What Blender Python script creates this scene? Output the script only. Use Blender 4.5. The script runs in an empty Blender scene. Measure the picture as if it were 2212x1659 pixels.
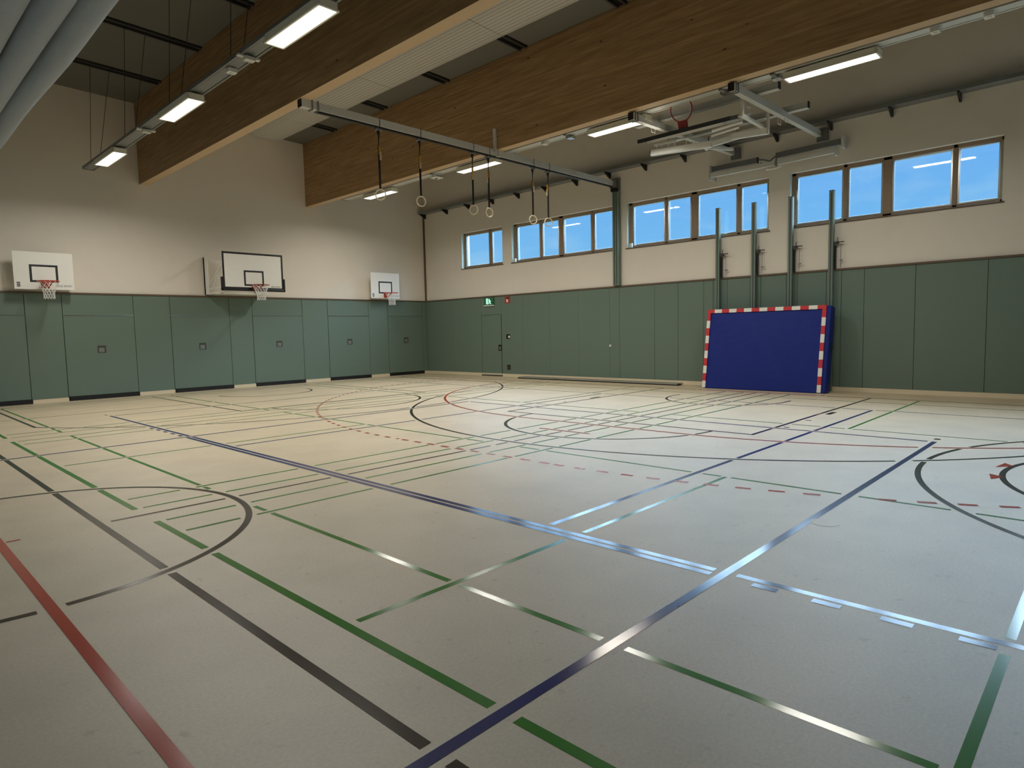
import bpy, bmesh, math, random
import numpy as np
from mathutils import Vector, Matrix
random.seed(7)
scene = bpy.context.scene
COL = scene.collection
PI = math.pi

# ------------------------------------------------------------------ materials
def lin(c):
    return tuple(((v/255)/12.92 if v/255 <= 0.04045 else ((v/255+0.055)/1.055)**2.4) for v in c)

def new_mat(name):
    m = bpy.data.materials.new(name); m.use_nodes = True
    nt = m.node_tree
    return m, nt, nt.nodes['Principled BSDF']

def mat(name, rgb, rough=0.5, metal=0.0, var=0.06, scale=6.0, spec=0.5, bump=0.0, stretch=None):
    """principled colour with a little procedural mottling"""
    m, nt, b = new_mat(name)
    N, L = nt.nodes, nt.links
    tc = N.new('ShaderNodeTexCoord'); mp = N.new('ShaderNodeMapping')
    if stretch: mp.inputs['Scale'].default_value = stretch
    nz = N.new('ShaderNodeTexNoise'); nz.inputs['Scale'].default_value = scale; nz.inputs['Detail'].default_value = 4
    cr = N.new('ShaderNodeMixRGB'); cr.blend_type = 'MIX'
    c = lin(rgb)
    cr.inputs[1].default_value = tuple(v*(1-var) for v in c)+(1,)
    cr.inputs[2].default_value = tuple(min(1, v*(1+var)) for v in c)+(1,)
    L.new(tc.outputs['Object'], mp.inputs['Vector']); L.new(mp.outputs[0], nz.inputs['Vector'])
    L.new(nz.outputs['Fac'], cr.inputs[0]); L.new(cr.outputs[0], b.inputs['Base Color'])
    b.inputs['Roughness'].default_value = rough; b.inputs['Metallic'].default_value = metal
    b.inputs['Specular IOR Level'].default_value = spec
    if bump:
        bp = N.new('ShaderNodeBump'); bp.inputs['Strength'].default_value = bump; bp.inputs['Distance'].default_value = 0.01
        L.new(nz.outputs['Fac'], bp.inputs['Height']); L.new(bp.outputs[0], b.inputs['Normal'])
    return m

def emit(name, rgb, strength):
    m = bpy.data.materials.new(name); m.use_nodes = True
    nt = m.node_tree; nt.nodes.clear()
    o = nt.nodes.new('ShaderNodeOutputMaterial'); e = nt.nodes.new('ShaderNodeEmission')
    e.inputs['Color'].default_value = lin(rgb)+(1,); e.inputs['Strength'].default_value = strength
    nt.links.new(e.outputs[0], o.inputs[0])
    return m

def floor_mat():
    m, nt, b = new_mat('sports_floor')
    N, L = nt.nodes, nt.links
    tc = N.new('ShaderNodeTexCoord')
    n1 = N.new('ShaderNodeTexNoise'); n1.inputs['Scale'].default_value = 60; n1.inputs['Detail'].default_value = 6; n1.inputs['Roughness'].default_value = 0.7
    n2 = N.new('ShaderNodeTexNoise'); n2.inputs['Scale'].default_value = 1.6; n2.inputs['Detail'].default_value = 5
    n3 = N.new('ShaderNodeTexNoise'); n3.inputs['Scale'].default_value = 11; n3.inputs['Detail'].default_value = 8
    for n in (n1, n2, n3): L.new(tc.outputs['Object'], n.inputs['Vector'])
    r = N.new('ShaderNodeValToRGB')
    r.color_ramp.elements[0].position = 0.3; r.color_ramp.elements[0].color = lin((196,178,146))+(1,)
    r.color_ramp.elements[1].position = 0.7; r.color_ramp.elements[1].color = lin((216,198,164))+(1,)
    L.new(n1.outputs['Fac'], r.inputs[0])
    mx = N.new('ShaderNodeMixRGB'); mx.blend_type = 'MULTIPLY'; mx.inputs[0].default_value = 1
    r2 = N.new('ShaderNodeValToRGB')
    r2.color_ramp.elements[0].position = 0.35; r2.color_ramp.elements[0].color = (0.9,0.9,0.9,1)
    r2.color_ramp.elements[1].position = 0.6; r2.color_ramp.elements[1].color = (1,1,1,1)
    L.new(n2.outputs['Fac'], r2.inputs[0]); L.new(r.outputs[0], mx.inputs[1]); L.new(r2.outputs[0], mx.inputs[2])
    # scuffs and shoe marks
    r3 = N.new('ShaderNodeValToRGB')
    r3.color_ramp.elements[0].position = 0.27; r3.color_ramp.elements[0].color = (0.82,0.80,0.78,1)
    r3.color_ramp.elements[1].position = 0.36; r3.color_ramp.elements[1].color = (1,1,1,1)
    L.new(n3.outputs['Fac'], r3.inputs[0])
    mx2 = N.new('ShaderNodeMixRGB'); mx2.blend_type = 'MULTIPLY'; mx2.inputs[0].default_value = 1
    L.new(mx.outputs[0], mx2.inputs[1]); L.new(r3.outputs[0], mx2.inputs[2])
    L.new(mx2.outputs[0], b.inputs['Base Color'])
    b.inputs['Roughness'].default_value = FLOOR_ROUGH
    b.inputs['Specular IOR Level'].default_value = FLOOR_SPEC; b.inputs['IOR'].default_value = 2.0
    bp = N.new('ShaderNodeBump'); bp.inputs['Strength'].default_value = 0.08; bp.inputs['Distance'].default_value = 0.002
    L.new(n1.outputs['Fac'], bp.inputs['Height']); L.new(bp.outputs[0], b.inputs['Normal'])
    return m

def wood_mat(name, dark, light, knot):
    m, nt, b = new_mat(name)
    N, L = nt.nodes, nt.links
    tc = N.new('ShaderNodeTexCoord')
    mp = N.new('ShaderNodeMapping'); mp.inputs['Scale'].default_value = (9, 0.55, 9)
    n1 = N.new('ShaderNodeTexNoise'); n1.inputs['Scale'].default_value = 2.2; n1.inputs['Detail'].default_value = 6; n1.inputs['Distortion'].default_value = 0.4
    L.new(tc.outputs['Object'], mp.inputs[0]); L.new(mp.outputs[0], n1.inputs['Vector'])
    r = N.new('ShaderNodeValToRGB')
    r.color_ramp.elements[0].position = 0.3; r.color_ramp.elements[0].color = lin(dark)+(1,)
    r.color_ramp.elements[1].position = 0.75; r.color_ramp.elements[1].color = lin(light)+(1,)
    L.new(n1.outputs['Fac'], r.inputs[0])
    # lamella joints every 4.5 cm in height, each lamella of its own tone
    sp = N.new('ShaderNodeSeparateXYZ'); L.new(tc.outputs['Object'], sp.inputs[0])
    dv = N.new('ShaderNodeMath'); dv.operation = 'DIVIDE'; dv.inputs[1].default_value = 0.045; L.new(sp.outputs['Z'], dv.inputs[0])
    fl = N.new('ShaderNodeMath'); fl.operation = 'FLOOR'; L.new(dv.outputs[0], fl.inputs[0])
    fr = N.new('ShaderNodeMath'); fr.operation = 'FRACT'; L.new(dv.outputs[0], fr.inputs[0])
    yd = N.new('ShaderNodeMath'); yd.operation = 'DIVIDE'; yd.inputs[1].default_value = 2.7; L.new(sp.outputs['Y'], yd.inputs[0])
    sh = N.new('ShaderNodeMath'); sh.operation = 'MULTIPLY_ADD'; sh.inputs[1].default_value = 0.37; L.new(fl.outputs[0], sh.inputs[0]); L.new(yd.outputs[0], sh.inputs[2])
    fy = N.new('ShaderNodeMath'); fy.operation = 'FLOOR'; L.new(sh.outputs[0], fy.inputs[0])
    cb = N.new('ShaderNodeCombineXYZ'); L.new(fl.outputs[0], cb.inputs[0]); L.new(fy.outputs[0], cb.inputs[1])
    wn = N.new('ShaderNodeTexWhiteNoise'); wn.noise_dimensions = '3D'; L.new(cb.outputs[0], wn.inputs['Vector'])
    mr = N.new('ShaderNodeMapRange'); mr.inputs['To Min'].default_value = 0.84; mr.inputs['To Max'].default_value = 1.08; L.new(wn.outputs['Value'], mr.inputs['Value'])
    m1 = N.new('ShaderNodeMixRGB'); m1.blend_type = 'MULTIPLY'; m1.inputs[0].default_value = 1
    L.new(r.outputs[0], m1.inputs[1]); L.new(mr.outputs[0], m1.inputs[2])
    ln = N.new('ShaderNodeMath'); ln.operation = 'LESS_THAN'; ln.inputs[1].default_value = 0.05; L.new(fr.outputs[0], ln.inputs[0])
    m2 = N.new('ShaderNodeMixRGB'); m2.inputs[2].default_value = lin(dark)+(1,)
    L.new(ln.outputs[0], m2.inputs[0]); L.new(m1.outputs[0], m2.inputs[1])
    # knots
    mp2 = N.new('ShaderNodeMapping'); mp2.inputs['Scale'].default_value = (3.0, 1.5, 4.2)
    L.new(tc.outputs['Object'], mp2.inputs[0])
    vo = N.new('ShaderNodeTexVoronoi'); vo.inputs['Scale'].default_value = 1.0; L.new(mp2.outputs[0], vo.inputs['Vector'])
    kr = N.new('ShaderNodeValToRGB')
    kr.color_ramp.elements[0].position = 0.045; kr.color_ramp.elements[0].color = (1,1,1,1)
    kr.color_ramp.elements[1].position = 0.075; kr.color_ramp.elements[1].color = (0,0,0,1)
    L.new(vo.outputs['Distance'], kr.inputs[0])
    m3 = N.new('ShaderNodeMixRGB'); m3.inputs[2].default_value = lin(knot)+(1,)
    L.new(kr.outputs[0], m3.inputs[0]); L.new(m2.outputs[0], m3.inputs[1])
    L.new(m3.outputs[0], b.inputs['Base Color'])
    b.inputs['Roughness'].default_value = 0.55; b.inputs['Specular IOR Level'].default_value = 0.3
    return m

def perforated_mat():
    m, nt, b = new_mat('perforated_panel')
    N, L = nt.nodes, nt.links
    tc = N.new('ShaderNodeTexCoord'); sp = N.new('ShaderNodeSeparateXYZ'); L.new(tc.outputs['Object'], sp.inputs[0])
    dv = N.new('ShaderNodeMath'); dv.operation = 'DIVIDE'; dv.inputs[1].default_value = 0.10; L.new(sp.outputs['X'], dv.inputs[0])
    fr = N.new('ShaderNodeMath'); fr.operation = 'FRACT'; L.new(dv.outputs[0], fr.inputs[0])
    gt = N.new('ShaderNodeMath'); gt.operation = 'GREATER_THAN'; gt.inputs[1].default_value = 0.82; L.new(fr.outputs[0], gt.inputs[0])
    vo = N.new('ShaderNodeTexVoronoi'); vo.inputs['Scale'].default_value = 34; vo.inputs['Randomness'].default_value = 0.0
    L.new(tc.outputs['Object'], vo.inputs['Vector'])
    lt = N.new('ShaderNodeMath'); lt.operation = 'LESS_THAN'; lt.inputs[1].default_value = 0.24; L.new(vo.outputs['Distance'], lt.inputs[0])
    ad = N.new('ShaderNodeMath'); ad.operation = 'MAXIMUM'; L.new(gt.outputs[0], ad.inputs[0]); L.new(lt.outputs[0], ad.inputs[1])
    mx = N.new('ShaderNodeMixRGB'); mx.inputs[1].default_value = lin((205,203,196))+(1,); mx.inputs[2].default_value = lin((150,148,142))+(1,)
    L.new(ad.outputs[0], mx.inputs[0]); L.new(mx.outputs[0], b.inputs['Base Color'])
    b.inputs['Roughness'].default_value = 0.5
    return m

def glass_mat():
    m = bpy.data.materials.new('window_glass'); m.use_nodes = True
    nt = m.node_tree; nt.nodes.clear()
    o = nt.nodes.new('ShaderNodeOutputMaterial'); t = nt.nodes.new('ShaderNodeBsdfTransparent'); g = nt.nodes.new('ShaderNodeBsdfGlossy')
    t.inputs[0].default_value = (0.97,0.99,1,1); g.inputs['Roughness'].default_value = 0.02
    f = nt.nodes.new('ShaderNodeFresnel'); ge = nt.nodes.new('ShaderNodeNewGeometry'); mr = nt.nodes.new('ShaderNodeMapRange')
    mr.inputs['To Min'].default_value = 1.45; mr.inputs['To Max'].default_value = 1/1.45
    nt.links.new(ge.outputs['Backfacing'],mr.inputs['Value']); nt.links.new(mr.outputs[0],f.inputs[0])
    mx = nt.nodes.new('ShaderNodeMixShader')
    nt.links.new(f.outputs[0], mx.inputs[0]); nt.links.new(t.outputs[0], mx.inputs[1]); nt.links.new(g.outputs[0], mx.inputs[2])
    nt.links.new(mx.outputs[0], o.inputs[0])
    return m

def paint(name, rgb):
    m = mat(name, rgb, rough=PAINT_ROUGH, var=0.05, scale=30, spec=0.5)
    b = m.node_tree.nodes['Principled BSDF']
    b.inputs['IOR'].default_value = PAINT_IOR
    return m

# tunables ------------------------------------------------------------
LAMP = 5.0
LAMP_W, LAMP_SPREAD = 102.0, 164.0
FLOOR_ROUGH, FLOOR_SPEC = 0.5, 0.5
PAINT_ROUGH, PAINT_IOR = 0.17, 1.7
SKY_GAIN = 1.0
SKY_HIGH = 24.0  # added sky boost above the window view, for floor daylight and line reflections

M = {}
M['floor'] = floor_mat()
M['white_wall'] = mat('white_plaster', (226,218,205), 0.8, var=0.03, scale=3)
M['dark_ceiling'] = mat('grey_ceiling_board', (112,110,102), 0.9, var=0.05, scale=2)
M['panel'] = mat('green_impact_panel', (104,122,110), 0.5, var=0.05, scale=40, spec=0.4)
M['panel_gap'] = mat('dark_joint', (38,46,44), 0.9)
M['trim'] = mat('brown_trim', (96,80,62), 0.6)
M['baseboard'] = mat('cream_baseboard', (222,208,178), 0.5)
M['black_rubber'] = mat('black_rubber', (12,12,14), 0.6)
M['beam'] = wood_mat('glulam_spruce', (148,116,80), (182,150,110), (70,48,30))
M['beam_bottom'] = wood_mat('glulam_spruce_pale', (206,178,142), (222,196,160), (150,112,76))  # paler tones of the same spruce, for the beam undersides
M['perforated'] = perforated_mat()
M['glass'] = glass_mat()
M['frame'] = mat('window_frame_wood', (150,128,104), 0.5, var=0.15, scale=12)
M['reveal'] = mat('pale_green_reveal', (205,222,214), 0.6)  # pale green, cooler than the wall plaster
M['light_metal'] = mat('light_grey_metal', (206,205,198), 0.4, var=0.03)
M['white_metal'] = mat('white_lacquered_steel', (228,226,218), 0.35, var=0.03)
M['grey_metal'] = mat('grey_metal', (128,130,128), 0.4, metal=0.3, var=0.05)
M['dark_metal'] = mat('dark_metal', (62,62,60), 0.5, var=0.08)
M['alu'] = mat('aluminium', (190,192,190), 0.25, metal=0.9, var=0.04)
M['chrome'] = mat('polished_aluminium', (225,225,222), 0.12, metal=1.0, var=0.02)
M['black'] = mat('black_plastic', (16,16,17), 0.45)
M['orange'] = mat('orange_steel', (188,66,40), 0.4)
M['red_steel'] = mat('dark_red_steel', (150,42,34), 0.4)
M['net'] = mat('white_net_cord', (232,232,228), 0.8)
M['board'] = mat('white_board', (236,234,226), 0.35, var=0.02)
M['mark_black'] = mat('black_board_mark', (24,24,26), 0.5)
M['logo'] = mat('grey_print', (64,66,70), 0.5)
M['blue_mat'] = mat('blue_vinyl', (16,38,124), 0.5, var=0.10, scale=3, bump=0.15, spec=0.3)
M['print_red'] = mat('red_vinyl', (198,44,50), 0.45)
M['print_white'] = mat('white_vinyl', (232,230,224), 0.45)
M['curtain'] = mat('grey_blue_curtain', (150,160,170), 0.75, var=0.08, scale=14)
M['ring_wood'] = mat('pale_beech', (222,208,176), 0.4)
M['strap'] = mat('black_webbing', (14,13,13), 0.8)
M['yellow'] = mat('yellow_plastic', (205,150,48), 0.5)
M['tag_white'] = mat('pale_tag', (214,190,150), 0.5)
M['post'] = mat('grey_green_post', (112,128,118), 0.4, var=0.05)
M['switch_white'] = mat('white_plastic', (225,225,218), 0.4)
M['exit_green'] = mat('exit_green', (40,110,70), 0.5)
M['exit_lit'] = emit('exit_lit', (190,255,225), 1.1)
M['sign_red'] = mat('sign_red', (170,60,50), 0.5)
M['lamp_body'] = mat('lamp_body', (226,222,204), 0.45)
M['diffuser'] = emit('lamp_diffuser', (255,249,236), LAMP)
M['green_line'] = paint('green_floor_paint', (58,134,46))
M['blue_line'] = paint('blue_floor_paint', (24,46,112))
M['black_line'] = paint('black_floor_paint', (40,36,34))
M['red_line'] = paint('red_floor_paint', (186,56,40))

# ------------------------------------------------------------------ mesh builder
class MB:
    def __init__(s): s.v=[]; s.f=[]; s.m=[]
    def add(s, verts, faces, mi=0):
        o=len(s.v); s.v += [tuple(v) for v in verts]
        for f in faces: s.f.append(tuple(o+i for i in f)); s.m.append(mi)
        return s
    def box(s, x0,x1,y0,y1,z0,z1, mi=0):
        x0,x1=min(x0,x1),max(x0,x1); y0,y1=min(y0,y1),max(y0,y1); z0,z1=min(z0,z1),max(z0,z1)
        v=[(x0,y0,z0),(x1,y0,z0),(x1,y1,z0),(x0,y1,z0),(x0,y0,z1),(x1,y0,z1),(x1,y1,z1),(x0,y1,z1)]
        return s.add(v,[(0,3,2,1),(4,5,6,7),(0,1,5,4),(1,2,6,5),(2,3,7,6),(3,0,4,7)],mi)
    def bar(s, p0,p1,w,h=None, up=(0,0,1), mi=0):
        h = w if h is None else h
        p0,p1=Vector(p0),Vector(p1); d=(p1-p0).normalized(); u=Vector(up)
        if abs(d.dot(u))>0.98: u=Vector((1,0,0))
        a=d.cross(u).normalized(); b=a.cross(d).normalized()
        v=[]
        for p in (p0,p1):
            for sx,sy in ((-1,-1),(1,-1),(1,1),(-1,1)): v.append(p+a*(sx*w/2)+b*(sy*h/2))
        return s.add(v,[(3,2,1,0),(4,5,6,7),(0,1,5,4),(1,2,6,5),(2,3,7,6),(3,0,4,7)],mi)
    def tube(s, pts, r, seg=8, closed=False, mi=0, caps=True):
        pts=[Vector(p) for p in pts]; n=len(pts); rings=[]
        prev=None
        for i,p in enumerate(pts):
            if closed: d=(pts[(i+1)%n]-pts[i-1]).normalized()
            else: d=((pts[min(i+1,n-1)]-pts[max(i-1,0)])).normalized()
            if prev is None:
                u=Vector((0,0,1)) if abs(d.z)<0.9 else Vector((1,0,0))
                a=d.cross(u).normalized()
            else:
                a=(prev-d*prev.dot(d)).normalized()
            prev=a; b=d.cross(a)
            rr = r[i] if isinstance(r,(list,tuple)) else r
            rings.append([p+a*math.cos(2*PI*k/seg)*rr+b*math.sin(2*PI*k/seg)*rr for k in range(seg)])
        v=[q for rg in rings for q in rg]; f=[]
        m=n if closed else n-1
        for i in range(m):
            j=(i+1)%n
            for k in range(seg):
                k2=(k+1)%seg
                f.append((i*seg+k,i*seg+k2,j*seg+k2,j*seg+k))
        if not closed and caps:
            f.append(tuple(range(seg))[::-1]); f.append(tuple((n-1)*seg+k for k in range(seg)))
        return s.add(v,f,mi)
    def ring(s, c, r, t, axis='z', seg=32, mi=0, tseg=8):
        pts=[]
        for k in range(seg):
            a=2*PI*k/seg; ca,sa=r*math.cos(a),r*math.sin(a)
            if axis=='z': pts.append((c[0]+ca,c[1]+sa,c[2]))
            elif axis=='y': pts.append((c[0]+ca,c[1],c[2]+sa))
            else: pts.append((c[0],c[1]+ca,c[2]+sa))
        return s.tube(pts,t,tseg,True,mi)
    def cyl(s, p0,p1,r,seg=16,mi=0): return s.tube([p0,p1],r,seg,False,mi)
    def prism(s, pts2, plane, t0, t1, mi=0):
        """extrude a 2-D outline; plane 'y': pts=(x,z), extruded along y; 'x': pts=(y,z), along x; 'z': pts=(x,y)"""
        n=len(pts2)
        def P(a,b,t): return {'y':(a,t,b),'x':(t,a,b),'z':(a,b,t)}[plane]
        v=[P(a,b,t0) for a,b in pts2]+[P(a,b,t1) for a,b in pts2]
        f=[tuple(range(n))[::-1],tuple(range(n,2*n))]+[(i,(i+1)%n,n+(i+1)%n,n+i) for i in range(n)]
        return s.add(v,f,mi)
    def build(s, name, mats, parent=None, smooth=False, origin=None, bevel=0, fixn=True):
        me=bpy.data.meshes.new(name)
        og=Vector(origin if origin is not None else (ORIG.get(parent.name,(0,0,0)) if parent else (0,0,0)))
        me.from_pydata([tuple(Vector(v)-og) for v in s.v],[],s.f)
        if not isinstance(mats,(list,tuple)): mats=[mats]
        for m in mats: me.materials.append(m)
        me.polygons.foreach_set('material_index',s.m)
        if fixn:
            bm=bmesh.new(); bm.from_mesh(me); bmesh.ops.recalc_face_normals(bm,faces=bm.faces[:]); bm.to_mesh(me); bm.free()
        if smooth:
            me.polygons.foreach_set('use_smooth',[True]*len(me.polygons))
        o=bpy.data.objects.new(name,me); COL.objects.link(o)
        if parent:
            o.parent=parent; ORIG[o.name]=ORIG.get(parent.name,(0,0,0))
        else:
            o.location=og; ORIG[o.name]=tuple(og)
        if bevel:
            md=o.modifiers.new('edge','BEVEL'); md.width=bevel; md.segments=2; md.limit_method='ANGLE'
        return o
ORIG={}

def thing(name, label, cat, loc=(0,0,0), group=None):
    o=bpy.data.objects.new(name,None); COL.objects.link(o); o.empty_display_size=0.1
    o.location=loc; ORIG[o.name]=tuple(loc)
    return tag(o,label,cat,group)
def tag(o,label,cat,group=None):
    o['label']=label; o['category']=cat; o['kind']='thing'
    if group: o['group']=group
    return o
def struct(o, label=None):
    o['kind']='structure'
    if label: o['label']=label
    return o
def empty_struct(name, loc=(0,0,0)):
    o=bpy.data.objects.new(name,None); COL.objects.link(o); o.location=loc; ORIG[o.name]=tuple(loc); o['kind']='structure'
    return o
def dup(root, loc, label, group=None):
    r=root.copy(); COL.objects.link(r); r.location=loc; r['label']=label; ORIG[r.name]=tuple(loc)
    if group: r['group']=group
    for ch in list(root.children):
        c=ch.copy(); COL.objects.link(c); c.parent=r
        for g in list(ch.children):
            d=g.copy(); COL.objects.link(d); d.parent=c
    return r

# ------------------------------------------------------------------ dimensions
XL, YF = -30.6, -27.6            # far end of the hall, wall behind the camera
ZP = 2.79                        # top of the impact panels
ZW0, ZW1 = 3.90, 5.19            # window opening
def ZC(x): return 7.745-0.031*x  # sloping ceiling
BEAMS = (-9.97, -4.95)           # near faces of the glulam beams
BW = 0.22

# ------------------------------------------------------------------ shell
floor = struct(MB().box(XL-0.4,0.4,YF-0.4,0.4,-0.3,0).build('floor',M['floor']))

mb=MB()
for x0,x1 in ((XL-0.4,0.45),):
    v=[]
    for y in (YF-0.4,0.4):
        v += [(x0,y,ZC(x0)),(x1,y,ZC(x1)),(x1,y,ZC(x1)+0.3),(x0,y,ZC(x0)+0.3)]
    mb.add(v,[(0,1,2,3),(7,6,5,4),(0,4,5,1),(1,5,6,2),(2,6,7,3),(3,7,4,0)])
ceiling = struct(mb.build('ceiling',M['dark_ceiling']))
# dark service grooves across each bay
for yy in [-2.03-2.64*i for i in range(6)]:
    for xa,xb in ((-14.9,-9.97),(-9.75,-4.97)):
        g=MB()
        for (ya,yb,dz,mi) in ((-0.13,0.13,0.012,0),(-0.115,-0.075,0.05,1),(0.075,0.115,0.05,1)):
            v=[]
            for y in (yy+ya,yy+yb):
                v += [(xa,y,ZC(xa)-dz),(xb,y,ZC(xb)-dz),(xb,y,ZC(xb)+0.02),(xa,y,ZC(xa)+0.02)]
            g.add(v,[(0,1,2,3),(7,6,5,4),(0,4,5,1),(1,5,6,2),(2,6,7,3),(3,7,4,0)],mi)
        g.build('ceiling_groove',[M['black'],M['dark_metal']],ceiling)

def wall_band(mb, horiz, thick, z0, z1, u0, u1, holes):
    """boxes of a wall along u with rectangular holes (ua,ub,za,zb); horiz(u0,u1,z0,z1) adds one box"""
    us=sorted(set([u0,u1]+[h[0] for h in holes]+[h[1] for h in holes]))
    for a,b in zip(us,us[1:]):
        hs=[h for h in holes if h[0]<=a+1e-6 and h[1]>=b-1e-6]
        if not hs: horiz(a,b,z0,z1)
        else:
            h=hs[0]; horiz(a,b,z0,h[2]); horiz(a,b,h[3],z1)

# back wall (y = 0)
wall_back = struct(MB().box(XL-0.4,0.43,0.03,0.43,0,8.9).build('wall_back',M['white_wall']))
# window wall (x = 0)
WINS=[(-4.25,-2.14),(-8.86,-4.69),(-13.48,-9.33),(-18.10,-13.98),(-22.72,-18.60),(-27.30,-23.2)]
mb=MB()
wall_band(mb, lambda a,b,c,d: mb.box(0.03,0.43,a,b,c,d), 0.4, 0, 7.9, YF-0.4, 0.03, [(a,b,ZW0,ZW1) for a,b in WINS])
wall_right = struct(mb.build('wall_right',M['white_wall']))
# wall behind the camera and far end wall of the other half of the hall
wall_front = struct(MB().box(XL-0.4,0.43,YF-0.4,YF,0,8.9).build('wall_front',M['white_wall']))
mb=MB()
wall_band(mb, lambda a,b,c,d: mb.box(XL-0.4,XL,a,b,c,d), 0.4, 0, 8.9, YF, 0.03, [(a,b,ZW0,ZW1) for a,b in WINS])
wall_left = struct(mb.build('wall_left',M['white_wall']))

# ---- green impact panels and equipment-room doors on the back wall
GAP=0.006
def panel_x(xa,xb,z0=0.1,z1=ZP,name='impact_panel',parent=None):
    return MB().box(xa+GAP,xb-GAP,0.0,0.029,z0,z1).build(name,M['panel'],parent or wall_back,bevel=0.003)
mb=MB().box(XL,0.02,0.027,0.032,0.0,ZP-0.01); mb.build('panel_backing',M['panel_gap'],wall_back)
DOORS=[(-14.45,-12.79),(-12.0,-10.34),(-9.39,-7.70),(-6.98,-5.28),(-4.33,-2.67),(-1.84,-0.21)]
xs_fixed=[(-12.79,-12.0),(-10.34,-9.39),(-7.70,-6.98),(-5.28,-4.33),(-2.67,-1.84),(-0.21,0.0)]
for a,b in xs_fixed: panel_x(a,b)
for a,b in DOORS: panel_x(a,b,2.245,ZP)
for i in range(9):
    a=-14.45-1.78*(i+1); panel_x(a,a+1.78)
door_i=0
for (a,b) in DOORS:
    door_i+=1
    d=empty_struct('door_%d'%door_i,((a+b)/2,0,0)); cx=(a+b)/2
    MB().box(a+GAP,b-GAP,-0.004,0.026,0.115,2.235).build('door_leaf',M['panel'],d,bevel=0.003)
    MB().box(a+0.03,b+0.02,-0.02,0.026,0.004,0.112).build('rubber_strip',M['black_rubber'],d)
    MB().box(a+0.0,b-0.0,-0.016,0.02,2.236,2.250).build('top_profile',M['chrome'],d)
    h=MB().box(cx-0.10,cx+0.10,-0.0075,0.0,1.23,1.43).build('handle_recess',M['dark_metal'],d)
    MB().box(cx-0.07,cx+0.06,-0.012,-0.006,1.25,1.37,0).box(cx-0.02,cx+0.03,-0.02,-0.012,1.27,1.33,0).build('pull_handle',M['grey_metal'],h)
# trims, baseboards
struct(MB().box(XL,0.0,-0.022,0.05,ZP,ZP+0.045).build('trim_1',M['trim'],bevel=0.004))
b0=MB()
for a,b in xs_fixed+[(-24.0,-14.45)]: b0.box(a,b,-0.012,0.028,0.0,0.098)
struct(b0.build('baseboard_back',M['baseboard']))

# ---- window wall panels
PY=[0.0,-1.56,-3.13,-4.14,-5.17,-6.35,-7.53,-8.71,-9.07,-10.26,-11.0,-11.76,-12.03,-12.42,-13.05,-13.30,-13.93,-14.19,-14.85,-15.18,-15.66,-16.66,-17.92,-19.1,-20.3,-21.5,-22.7,-23.9,-25.1,-26.3,-27.6]
MB().box(0.027,0.032,YF,0.02,0.0,ZP-0.01).build('panel_backing',M['panel_gap'],wall_right)
for a,b in zip(PY,PY[1:]):
    z0=0.1
    if (a,b)==(-3.13,-4.14): z0=2.175
    gp=0.002 if (a,b) in ((0.0,-1.56),(-1.56,-3.13),(-4.14,-5.17),(-5.17,-6.35),(-6.35,-7.53),(-7.53,-8.71)) else GAP*0.7
    MB().box(0.0,0.029,a-gp,b+gp,z0,ZP).build('impact_panel',M['panel'],wall_right,bevel=0.002)
struct(MB().box(-0.022,0.05,YF,-0.024,ZP,ZP+0.045).build('trim_2',M['trim'],bevel=0.004))
struct(MB().box(-0.012,0.028,YF,-3.10-1.06,0,0.098).box(-0.012,0.028,-3.13,-0.013,0,0.098).build('baseboard_right',M['baseboard']))
d=empty_struct('door_7',(0,-3.63,0))
MB().box(0.002,0.027,-4.125,-3.14,0.10,2.165).build('door_leaf',M['panel'],d,bevel=0.003)
MB().box(-0.002,0.02,-4.136,-4.122,0.1,2.17).build('edge_seal',M['black_rubber'],d)
MB().box(-0.010,0.028,-4.14,-3.12,0.04,0.098).build('kick_strip',M['baseboard'],d)
MB().box(-0.05,0.028,-4.15,-3.12,0.0,0.035).build('threshold',M['dark_metal'],d)
h=MB().box(-0.006,0.002,-4.115,-3.97,0.9,1.11).build('handle_recess',M['black'],d)
MB().box(-0.011,-0.005,-4.10,-4.02,0.93,1.05).tube([(-0.01,-4.07,1.02),(-0.03,-4.07,1.02),(-0.03,-4.0,1.02)],0.008).build('door_handle',M['grey_metal'],h)

# corner joint
struct(MB().box(-0.018,0.04,-0.03,0.04,ZP+0.046,6.15).build('trim_3',M['trim']))

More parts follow.
